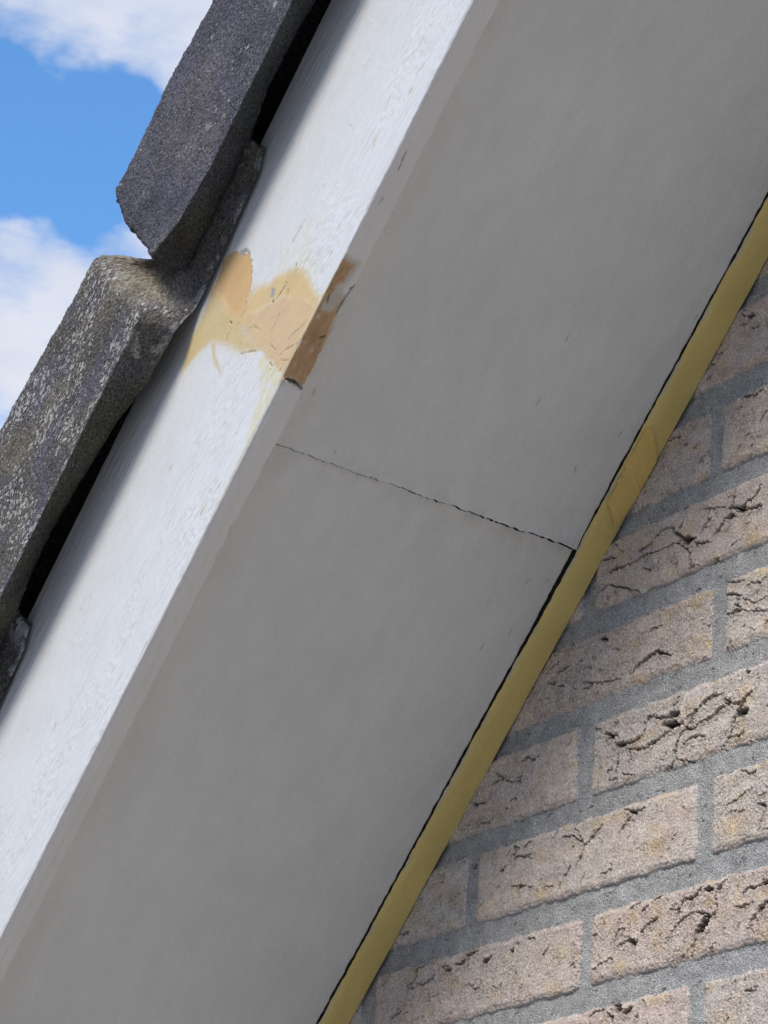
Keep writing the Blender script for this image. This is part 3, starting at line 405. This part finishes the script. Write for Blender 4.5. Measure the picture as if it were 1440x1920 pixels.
cy=np.array([.78,.60,.21]); col=np.tile(cy,(len(V),1)); cb_=col[:nr*K].reshape(nr,K,3)*(1+.05*fbm(ss*18,ss*0,2,321))[:,None,None]
tf=sm(-.3,.2,fbm(ss*60,ss*0,2,331))[:,None]*.7; cb_[:,0]=cb_[:,0]*(1-tf)+np.array([.5,.5,.45])*tf; col[:nr*K]=cb_.reshape(-1,3)
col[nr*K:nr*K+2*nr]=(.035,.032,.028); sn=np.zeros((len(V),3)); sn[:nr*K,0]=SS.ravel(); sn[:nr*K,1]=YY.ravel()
new_mesh('trim_strip',V,F,tuple(W3(np.array(0.),0.,0.)),M_trim,col=col,sn=sn,parent=tr)
TP=np.array(TAPE)/1000
def patch(name,poly,n0,th,colr,m_,parent,label=None,res=.0006):
    lo=poly.min(0)-.001; hi=poly.max(0)+.001
    a=np.arange(lo[0],hi[0],res); b=np.arange(lo[1],hi[1],res); A,B=np.meshgrid(a,b,indexing='ij')
    d=sdpoly(A,B,[tuple(p) for p in poly])+fbm(A*500,B*500,2,341)*.0002
    F=gridF(len(a),len(b)); keep=d.reshape(-1)[F].max(1)<0; F=F[keep]
    nv=n0-th*sm(0,-.0008,d)+fbm(A*60,B*60,2,351)*.0002
    sx=np.array(SCRATCH)/1000; dd,t=line_field(A,B,[tuple(p) for p in sx],.0004); nv=nv-.0007*np.exp(-(dd/.0005)**2)
    used=np.unique(F); mp=-np.ones(A.size,int); mp[used]=np.arange(len(used))
    V=W3(A,B,nv).reshape(-1,3)[used]; c=np.tile(colr,(len(used),1))*(1+.06*fbm(A*40,B*60,3,361).reshape(-1)[used,None])
    c=c+(np.exp(-(dd.reshape(-1)[used,None]/.0004)**2))*np.array([.1,.09,.05])
    o=new_mesh(name,V,mp[F],tuple(W3(np.array(float(poly[:,0].mean())),float(poly[:,1].mean()),n0)),m_,col=c,sn=np.stack([A,B,nv],-1).reshape(-1,3)[used],parent=parent)
    if label: o['label']=label
    return o
TP2=TP.copy(); TP2[:,1]=np.clip(TP2[:,1],.0004,WT-.003)
patch('tape_patch',TP2,-.0019,.0004,(.82,.58,.18),M_trim,tr,'orange-tan strip of tape overlapping the yellow trim')
tag(tr,'narrow mustard yellow trim strip wedged between soffit boards and brick wall','trim')
# ------------------------------------------------------------------ barge board
bb=empty('barge_board',tuple(W3(np.array(0.),YB,-NB)))
ss=np.r_[np.arange(S0,-.44,.012),np.arange(-.44,.40,.0008),np.arange(.40,S1,.012)]
R=.0016
nf=np.r_[.1462,.1461,np.arange(.1456,-NB+R,-.0007)]
prof=[(YB-TI,.1465),(YB-.001,.1465)]+[(YB,a) for a in nf]+[(YB-R+R*math.cos(t),-NB+R-R*math.sin(t)) for t in np.linspace(0,math.pi/2,6)]
ui=len(prof)
yu=np.arange(YB-R-.0006,YB-TI+.0003,-.0006); prof+=[(a,-NB) for a in yu]
vi=len(prof)
prof+=[(YB-TI,-NB+.0006),(YB-TI,-NB+.004),(YB-TI,.001),(YB-TI,.02),(YB-TI,.1464)]
P=np.array(prof); SS=np.tile(ss[:,None],(1,len(P))); PY=np.tile(P[:,0],(len(ss),1)); PN=np.tile(P[:,1],(len(ss),1))
isF=np.zeros(len(P),bool); isF[:ui]=True; isU=np.zeros(len(P),bool); isU[ui-3:vi+1]=True
s_,n_=SS*1000,PN*1000; y_=PY*1000
wS=s_+fbm(s_/4,n_/3,3,401)*1.3; wN=n_+fbm(s_/4,n_/3,3,405)*1.0
white=np.array([.80,.80,.785]); COL=np.tile(white,SS.shape+(1,)); disp=np.zeros(SS.shape); fil=np.zeros(SS.shape)
# brush ridges run along the board, heavier towards its lower edge
low=sm(85,25,n_)
rdg=fbm(s_/26,n_/1.5,3,411); disp+=(.07+.22*low)*rdg+ (.03+.10*low)*fbm(s_/14,n_/.75,2,412)
lum=fbm(s_/5.5,n_/1.7,3,415); disp+=(.08+.22*low)*sm(-.2,.3,fbm(s_/60,n_/25,2,419))*lum
disp+=fbm(s_/120,n_/40,2,421)*.3
COL=COL*(1-.02*sm(.1,.6,fbm(s_/40,n_/10,2,425)))[...,None]
yel=np.array([.70,.56,.26]); cream=np.array([.79,.71,.45]); orange=np.array([.68,.45,.22]); pinkc=np.array([.69,.48,.25]); beige=np.array([.71,.52,.25])
def mixc(C,c,f): return C+(c-C)*f[...,None]
sf=slice(0,ui)
def region(poly,feather,ws=wS,wn=wN,sl_=sf):
    out=np.full(SS.shape,99.); c0=(ss>-.05)&(ss<.2); idx=np.where(c0)[0]; r=slice(idx[0],idx[-1]+1)
    out[r,sl_]=sdpoly(ws[r,sl_],wn[r,sl_],poly); return out
st2=sm(6,-3,region(P_FAINT,1))*.30*sm(-.5,.4,fbm(s_/9,n_/5,3,431)); COL=mixc(COL,cream,st2)
COL=mixc(COL,cream,sm(2.5,-2.5,region(P_CREAM,1))*.85*sm(-.7,.1,fbm(s_/10,n_/3,3,435)))
hal=np.minimum.reduce([region(P_YELLOW,1),region(P_BEIGE,1),region(P_PINK,1)])
COL=mixc(COL,cream,sm(8,0,hal)*.38*sm(-.3,.3,fbm(s_/12,n_/3,3,437)))
dY=region(P_YELLOW,1); COL=mixc(COL,yel+(beige-yel)*.5,sm(2.5,-4,dY)*.9)
COL=mixc(COL,yel,sm(1,-1,region(P_DRIP,1))*.75)
dB=region(P_BEIGE,1); COL=mixc(COL,beige,sm(3.5,-3.5,dB)*.95)
dP=region(P_PINK,1); COL=mixc(COL,pinkc,sm(2.5,-2.0,dP)*.9)
dO=region(P_ORANGE,1); crisp=sm(1.,5.,np.minimum.reduce([dY,dB,dP]))
COL=mixc(COL,beige,sm(9,0,dO)*sm(9,1,np.minimum.reduce([dY,dB,dP]))*.9)
COL=mixc(COL,orange,sm(.35,-.35,dO)*crisp+sm(3.,-6.,dO)*(1-crisp))
dG=region(P_GREY,1); COL=mixc(COL,np.array([.38,.39,.38]),sm(.3,-.3,dG)); dN=region(P_NOTCH,1); COL=mixc(COL,np.array([.33,.32,.28]),sm(.3,-.3,dN)*.8)
fil=np.maximum.reduce([sm(.5,-.5,dP),sm(.4,-.4,dO),sm(1,-1,dB)])
disp-=.55*sm(.15,-.25,dO)*(.25+.75*crisp)                # paint film chipped away
disp+=.35*np.exp(-(dO/.8)**2)*(dO>0)*crisp
disp-=.3*sm(.2,-.2,dN); disp-=.5*sm(.2,-.2,dG)
disp+=.22*sm(.4,-.6,dP)*(1+.6*fbm(s_/9,n_/4,3,441))+.12*sm(1,-1,dB)*fbm(s_/7,n_/3,2,443)
disp*=1-.55*fil
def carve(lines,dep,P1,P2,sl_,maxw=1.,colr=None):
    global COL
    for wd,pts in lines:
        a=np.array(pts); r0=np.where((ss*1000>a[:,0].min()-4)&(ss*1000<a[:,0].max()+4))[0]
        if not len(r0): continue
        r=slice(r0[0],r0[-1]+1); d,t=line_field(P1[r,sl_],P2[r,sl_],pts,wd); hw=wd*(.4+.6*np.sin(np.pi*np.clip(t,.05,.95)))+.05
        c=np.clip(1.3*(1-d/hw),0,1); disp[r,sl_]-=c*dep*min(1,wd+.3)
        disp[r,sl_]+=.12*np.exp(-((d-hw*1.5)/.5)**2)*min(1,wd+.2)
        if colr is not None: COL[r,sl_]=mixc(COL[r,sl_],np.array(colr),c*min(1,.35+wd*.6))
jx_=s_+fbm(s_/2.5,n_/2.5,2,451)*.45; jn_=n_+fbm(s_/2.5,n_/2.5,2,455)*.4
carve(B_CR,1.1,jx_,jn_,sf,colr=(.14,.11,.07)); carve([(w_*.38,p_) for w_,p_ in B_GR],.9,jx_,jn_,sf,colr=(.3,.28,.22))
rs=np.random.RandomState(5); sc=[]
for i in range(110):
    s0=rs.uniform(-330,300); n0=rs.uniform(0,95); ln=rs.uniform(1,6); sc.append((rs.uniform(.1,.3),[(s0,n0),(s0+ln,n0+rs.normal(0,.5)),(s0+ln*1.6,n0+rs.normal(0,.8))]))
carve(sc,.5,jx_,jn_,sf)
for (a,b) in SPOTS:
    d=np.hypot((s_-a)*.5,(n_-b))[:,sf]; k=np.exp(-(d/1.3)**2); COL[:,sf]=mixc(COL[:,sf],yel*.85,k*.55)
# fly specks
for i in range(60):
    a=rs.uniform(-330,300); b=rs.uniform(5,125); rr=rs.uniform(.25,.55); r0=np.where(abs(ss*1000-a)<3)[0]
    if len(r0): r=slice(r0[0],r0[-1]+1); k=np.exp(-(np.hypot(s_-a,n_-b)[r,sf]/rr)**2); COL[r,sf]=mixc(COL[r,sf],np.array([.25,.25,.24]),k*.7)
# arris wear: cream line where the filler's stain runs down the corner
ar=sm(3.2,.3,np.abs(n_+NB*1000))*isF[None]*sm(-75,20,s_)*sm(135,90,s_); COL=mixc(COL,cream*.93,ar*.95*sm(-.7,0.,fbm(s_/5,n_/1,2,461)))
# underside
su=slice(ui-3,vi+1); uS=s_+fbm(s_/3,y_/2.2,2,471)*.8; uY=y_+fbm(s_/3,y_/2.2,2,475)*.7
def uregion(poly): return region(poly,1,uS,uY,su)
brn=np.array([.56,.35,.17]); dU=uregion(U_BROWN)
und_b=np.zeros(SS.shape); und_b[:,su]=1
jb=(s_-(50.5+(YB*1000-y_)*(-.05)))       # end of the lower length of board
COL[:,su]=mixc(COL,np.array([.77,.75,.71]),np.ones(SS.shape))[:,su]
brv=brn*(.88+.11*fbm(s_/7,y_/2.0,3,482)+.12*fbm(s_/16,y_/6,2,483))[...,None]
COL=COL+(brv-COL)*(sm(2.2,-2.0,dU)*.97*sm(-1.5,-.5,fbm(s_/8,y_/3,3,481)))[...,None]
COL=COL+(np.array([.20,.155,.09])-COL)*(sm(1,-1,dU)*sm(.4,.95,fbm(s_/9,y_/3,2,484))*.55)[...,None]
COL=mixc(COL,np.array([.42,.39,.24]),sm(5,0,dU)*sm(-1,1.5,dU)*.5*und_b)
COL=mixc(COL,np.array([.60,.57,.48]),sm(.6,-.6,uregion(U_PALE))*.8)
DU=-disp*0
und=np.zeros(SS.shape); und[:,su]=1
disp=np.where(und>0,fbm(s_/50,y_/6,2,485)*.15+fbm(s_/12,y_/1.2,2,489)*.05,disp)
# lower length: its lower edge is rounded and hangs a little lower; a second facet on the inner half
f=sm(.5,-.8,jb); inner=sm(YB*1000-7.5,YB*1000-9.3,y_)
disp+=np.where(und>0,f*(1.7-1.5*inner*sm(20,-60,s_)-.0*s_),0)
disp+=np.where(und>0,-.5*np.exp(-((jb-.3)/.55)**2),0)
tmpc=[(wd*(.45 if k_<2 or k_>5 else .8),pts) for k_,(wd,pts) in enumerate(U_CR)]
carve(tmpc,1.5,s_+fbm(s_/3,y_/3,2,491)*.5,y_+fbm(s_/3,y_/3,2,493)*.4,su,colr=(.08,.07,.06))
# outward displacement
Nrm=np.zeros((len(P),2)); dP_=np.gradient(P,axis=0); Nrm[:,0]=-dP_[:,1]; Nrm[:,1]=dP_[:,0]; Nrm/=np.maximum(np.hypot(*Nrm.T),1e-9)[:,None]
Nrm[:ui-5]=(1,0); Nrm[ui+1:vi]=(0,-1); Nrm[vi:]=0; Nrm[:2]=0
fade=sm(.46,.42,np.abs(ss))[:,None]
disp[:,ui-6:ui+1]*=.6; disp[:,ui-6:ui+1]+=(fbm(s_/6,n_*0,3,495)*.12)[:,ui-6:ui+1]
PY=PY+Nrm[:,0]*disp*.001*fade; PN=PN+Nrm[:,1]*disp*.001*fade
# ragged inner edge of the underside
inn=np.arange(len(P))>=vi-2; PY[:,vi-2:vi+2]+=((fbm(ss*1000/9,ss*0,3,497)*.0005+fbm(ss*1000/1.8,ss*0,2,499)*.0002)*sm(.46,.42,np.abs(ss)))[:,None]
PN2=PN
# the last few mm of the lower length curve away at its end
endr=sm(6,0,np.abs(s_-47))*(s_<51)*inner*und; PN2=PN2+endr*.0018*sm(44,50,s_)
V=W3(SS,PY,PN2).reshape(-1,3); nr,nc=SS.shape; F=gridF(nr,nc); sn=np.stack([SS,PY,PN],-1).reshape(-1,3)
fm=(np.maximum(fil,np.where(und>0,sm(1,-1,dU)*.95*sm(-2.2,-.6,fbm(s_/8,y_/3,3,481)),0))).reshape(-1)[F].mean(1)>.5
fcen=V[F].mean(1)
def submesh(name,sel,m_,label=None,extraF=None):
    f=F[sel]; used=np.unique(f); mp=-np.ones(len(V),int); mp[used]=np.arange(len(used))
    o=new_mesh(name,V[used],mp[f],tuple(V[used].mean(0)) if name!='board' else tuple(W3(np.array(0.),YB,-NB)),m_,col=COL.reshape(-1,3)[used],sn=sn[used],parent=bb)
    if label: o['label']=label
    return o
submesh('board',~fm,M_paint); submesh('filler_patch',fm,M_filler,'peach and tan filler patch showing through the peeled white paint')
tag(bb,'white painted barge board with a peeled tan filler patch, under the roof tiles','barge board')
# ------------------------------------------------------------------ verge tiles
GAUGE=.332
def roundpoly(Cn,rad,segs,ne):
    """Cn (ns,k,2) corners -> rounded outlines (ns,m,2)"""
    k=Cn.shape[1]; out=[]
    for i in range(k):
        a=Cn[:,i-1]; b=Cn[:,i]; c=Cn[:,(i+1)%k]
        da=(a-b)/np.maximum(np.linalg.norm(a-b,axis=1,keepdims=True),1e-9); dc=(c-b)/np.maximum(np.linalg.norm(c-b,axis=1,keepdims=True),1e-9)
        p0=b+da*rad[i]; p2=b+dc*rad[i]
        for t in np.linspace(0,1,segs[i]): out.append((1-t)**2*p0+2*t*(1-t)*b+t*t*p2)
        d=(c+ -dc*0); nb=c-dc*rad[(i+1)%k]
        for t in np.linspace(0,1,ne[i]+2)[1:-1]: out.append(p2*(1-t)+nb*t)
    return np.stack(out,1)
def tile(i,label,seed,lich,fine=True,tone=(.105,.103,.118)):
    s0=.050+GAUGE*i; ds=.0009 if fine else .004
    L=.424; yo=YB+.036; 
    r=np.r_[0,.0002,.0006,.0012,.002,.003,np.arange(.004,L-.004,ds),L-.003,L-.0018,L-.0008,L-.0002,L]
    top=np.interp(r,[0,.0235,.084,.148,.292,.43],[.231,.2285,.229,.2216,.207,.200]) if i>=0 else np.interp(r,[0,.1,.177,.2226,.266,.302,.43],[.246,.238,.2296,.2242,.2182,.2145,.206])
    drop=sm(.306,.332,r); top=top-drop*.030
    rec=sm(.301,.324,r)
    Yo=yo-rec*.0250
    nb_m=np.interp(r,[0,.01,.03,.07,.2,.3,.43],[.139,.136,.126,.1193,.1175,.1175,.1175])
    nb_h=.145+0*r; hi_=np.interp(r,[0,.33,.35,.409,.42,.43],[.1195,.1195,.1203,.124,.130,.1326])
    nb_o=nb_m*(1-rec)+nb_h*rec
    ni=np.interp(r,[0,.094,.123,.16,.197,.229,.27,.30,.43],[.137,.138,.145,.144,.136,.130,.1155,.112,.112])*(1-rec)+hi_*rec
    yi=YB+.012-rec*.009
    yin=YB-.30; th=.016
    c=lambda y,n: np.stack([y+0*r,n+0*r],-1)
    # outer top, outer bottom, inner bottom, inner top (under pan), pan inner bottom, pan inner top
    Cn=np.stack([c(Yo,top),c(Yo,nb_o),c(yi,ni),c(yi,np.maximum(top-th-.004,.186)),c(yin,np.maximum(top-th,.184)),c(yin,top)],1)
    k1=int(.10/ds/1.0); Pp=roundpoly(Cn,[.006,.0012,.0016,.003,.002,.002],[8,5,5,3,3,3],[k1,12 if fine else 3,24,10,2,40])
    m_=Pp.shape[1]
    tg=np.roll(Pp,-1,1)-np.roll(Pp,1,1); nm=np.stack([-tg[...,1],tg[...,0]],-1); nm/=np.maximum(np.linalg.norm(nm,axis=-1,keepdims=True),1e-9)
    # orientation: make it point outwards (outer face must have +y)
    if nm[5,20,0]<0: nm=-nm
    al=np.cumsum(np.r_[0,np.linalg.norm(np.diff(Pp[30],axis=0),axis=1)])[None]+0*r[:,None]
    rr=r[:,None]+0*al
    # rounded ends
    e=.0035; d_end=np.minimum(r,L-r); inset=e*(1-np.sqrt(np.clip(1-(1-np.clip(d_end/e,0,1))**2,0,1)))
    sE=rr+ (sm(.178,.236,Pp[...,1])*.0125+.0035)*(1-rr/L) - .002*np.sin(Pp[...,1]*60+seed)*(1-rr/L)
    dsp=fbm((rr*1000)/38+seed*7,al*1000/30,2,501+seed)*.35+fbm(rr*1000/7+seed,al*1000/7,3,511)*.38+fbm(rr*1000/1.8,al*1000/1.8+seed,3,521)*.42
    # crusted lump of lichen and moss by the step
    mossy=np.exp(-(((rr-.316)/.015)**2))*sm(.115,.14,Pp[...,1])
    dsp+=mossy*(fbm(rr*1000/3,al*1000/3,3,531)*1.6+.6)
    nosey=np.exp(-((rr/.012)**2)); dsp+=nosey*fbm(rr*1000/2.4,al*1000/2.4,2,541+seed)*.7
    Pp=Pp-nm*inset[:,None,None]+nm*dsp[...,None]*.001
    SSs=s0+sE+fbm(al*1000/5,rr*0+seed,3,551)*.0009*nosey
    Yt,Nt=Pp[...,0],Pp[...,1]
    V=W3(SSs,Yt,Nt).reshape(-1,3)
    base=np.array(tone); purple=np.array([.118,.11,.14]); brown=np.array([.19,.165,.12])
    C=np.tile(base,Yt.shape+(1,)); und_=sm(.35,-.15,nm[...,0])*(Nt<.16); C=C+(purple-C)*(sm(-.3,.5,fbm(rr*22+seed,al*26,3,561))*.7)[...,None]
    bm=sm(.0,.7,fbm(rr*14+seed*3,al*18,3,571))*lich*.8+mossy*.9; C=C+(brown*(1+.6*mossy[...,None])-C)*np.clip(bm,0,1)[...,None]
    # pale crust on exposed arrises
    ed=np.exp(-(((Nt-nb_o[:,None]-.002)/.0035)**2))*(nm[...,0]>.3)*sm(.0,.5,fbm(rr*90,al*90,3,581)); ed=ed*(.4+.6*sm(.08,.0,rr)); C=C+(np.array([.26,.25,.25])-C)*(ed*.7)[...,None]
    mg=mossy*sm(.1,.5,fbm(rr*330,al*330,3,591)); C=C+(np.array([.30,.275,.22])-C)*(mg*.8)[...,None]
    hd=np.exp(-((rr-L)/.012)**2)*(Yt>YB-.01)*sm(-.5 if i==-2 else -.05,-.1 if i==-2 else .25,fbm(rr*120,al*120,3,601+seed)); 
    he=np.exp(-(((Nt-(ni+.002)[:,None])/.0028)**2))*(rr>.28)*sm(.1,.4,fbm(rr*70,al*90,3,611+seed)); lc=np.array([.62,.64,.62]) if i==-2 else np.array([.42,.43,.42]); C=C+(lc-C)*np.clip(hd*.95*(Nt<.165)+he*.7,0,1)[...,None]
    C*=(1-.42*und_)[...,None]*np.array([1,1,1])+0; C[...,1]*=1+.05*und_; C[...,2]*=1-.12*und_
    fl=np.zeros(Yt.shape)+lich
    fl*=sm(-.5,.3,fbm(rr*16+seed*2,al*22,2,621))*.55+.5
    fl*=np.where(nm[...,0]>.5,1,.30)*(1-rec[:,None]*.7)
    nn_=nm[...,0]>.4
    for (a,b,rad_) in T_SPOT:
        d=np.hypot(SSs*1000-a,(Nt*1000-b)*.8)+fbm(rr*400,al*400,2,631)*1.4; k=sm(rad_*1.0,rad_*.45,d)*nn_; C=C+(np.array([.36,.37,.34])-C)*(k*.85)[...,None]
    rs=np.random.RandomState(seed+900)
    for q in range(26):
        a=s0*1000+rs.uniform(5,320); b=rs.uniform(122,218); rad_=rs.uniform(.5,2.0); d=np.hypot((SSs*1000-a)*.8,(Nt*1000-b))+fbm(rr*600,al*600,2,641)*.9; k=sm(rad_,rad_*.4,d)*nn_; C=C+(np.array([.33,.33,.31])-C)*(k*.7)[...,None]
    nr=len(r); F=gridF(nr,m_,True); idx=np.arange(nr*m_).reshape(nr,m_)
    sn=np.stack([SSs+seed*3.1,al,Yt*.3],-1).reshape(-1,3)
    # closed ends: fan strips towards a medial line would fold; use triangulated polygon ends
    from mathutils.geometry import tessellate_polygon
    def cap(row,rev):
        pts=[Vector((float(a),float(b),0)) for a,b in Pp[row]]; t=tessellate_polygon([pts]); o=idx[row]
        return [(o[x],o[y],o[z]) if rev else (o[z],o[y],o[x]) for x,y,z in t]
    tri=cap(0,False)+cap(-1,True)
    me_faces=np.concatenate([F,np.array([(a,b,c,c) for a,b,c in tri])]) 
    # build with mixed polygons
    nq=len(F); loops=np.r_[F.ravel(),np.array(tri).ravel()]; starts=np.r_[np.arange(nq)*4,nq*4+np.arange(len(tri))*3]
    loc=tuple(W3(np.array(s0),yo,.19)); me=bpy.data.meshes.new('verge_tile'); me.vertices.add(len(V)); me.loops.add(len(loops)); me.polygons.add(len(starts))
    me.vertices.foreach_set('co',(V-np.array(loc)).astype(np.float32).ravel()); me.loops.foreach_set('vertex_index',loops.astype(np.int32)); me.polygons.foreach_set('loop_start',starts.astype(np.int32)); me.update(calc_edges=True)
    sf_=np.ones(len(starts),bool); me.polygons.foreach_set('use_smooth',sf_); me.materials.append(M_tile)
    a=me.attributes.new('tone','FLOAT_COLOR','POINT'); cc=np.ones((len(V),4),np.float32); cc[:,:3]=C.reshape(-1,3); a.data.foreach_set('color',cc.ravel())
    a=me.attributes.new('sn','FLOAT_VECTOR','POINT'); a.data.foreach_set('vector',sn.astype(np.float32).ravel())
    a=me.attributes.new('lichen','FLOAT','POINT'); a.data.foreach_set('value',fl.astype(np.float32).ravel())
    me.validate(); o=bpy.data.objects.new('verge_tile',me); scene.collection.objects.link(o); o.location=loc
    return tag(o,label,'roof tile',group='overlapping concrete tiles along the roof edge')
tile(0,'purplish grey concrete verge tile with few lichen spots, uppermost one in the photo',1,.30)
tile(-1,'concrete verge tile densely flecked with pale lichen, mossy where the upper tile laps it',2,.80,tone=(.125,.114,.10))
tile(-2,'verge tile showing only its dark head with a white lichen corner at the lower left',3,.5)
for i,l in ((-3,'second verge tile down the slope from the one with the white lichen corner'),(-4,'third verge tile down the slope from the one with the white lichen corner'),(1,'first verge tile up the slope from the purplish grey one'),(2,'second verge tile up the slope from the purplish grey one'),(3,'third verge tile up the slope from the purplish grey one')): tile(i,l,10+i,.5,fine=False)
print('build time',round(time.time()-T00,1))
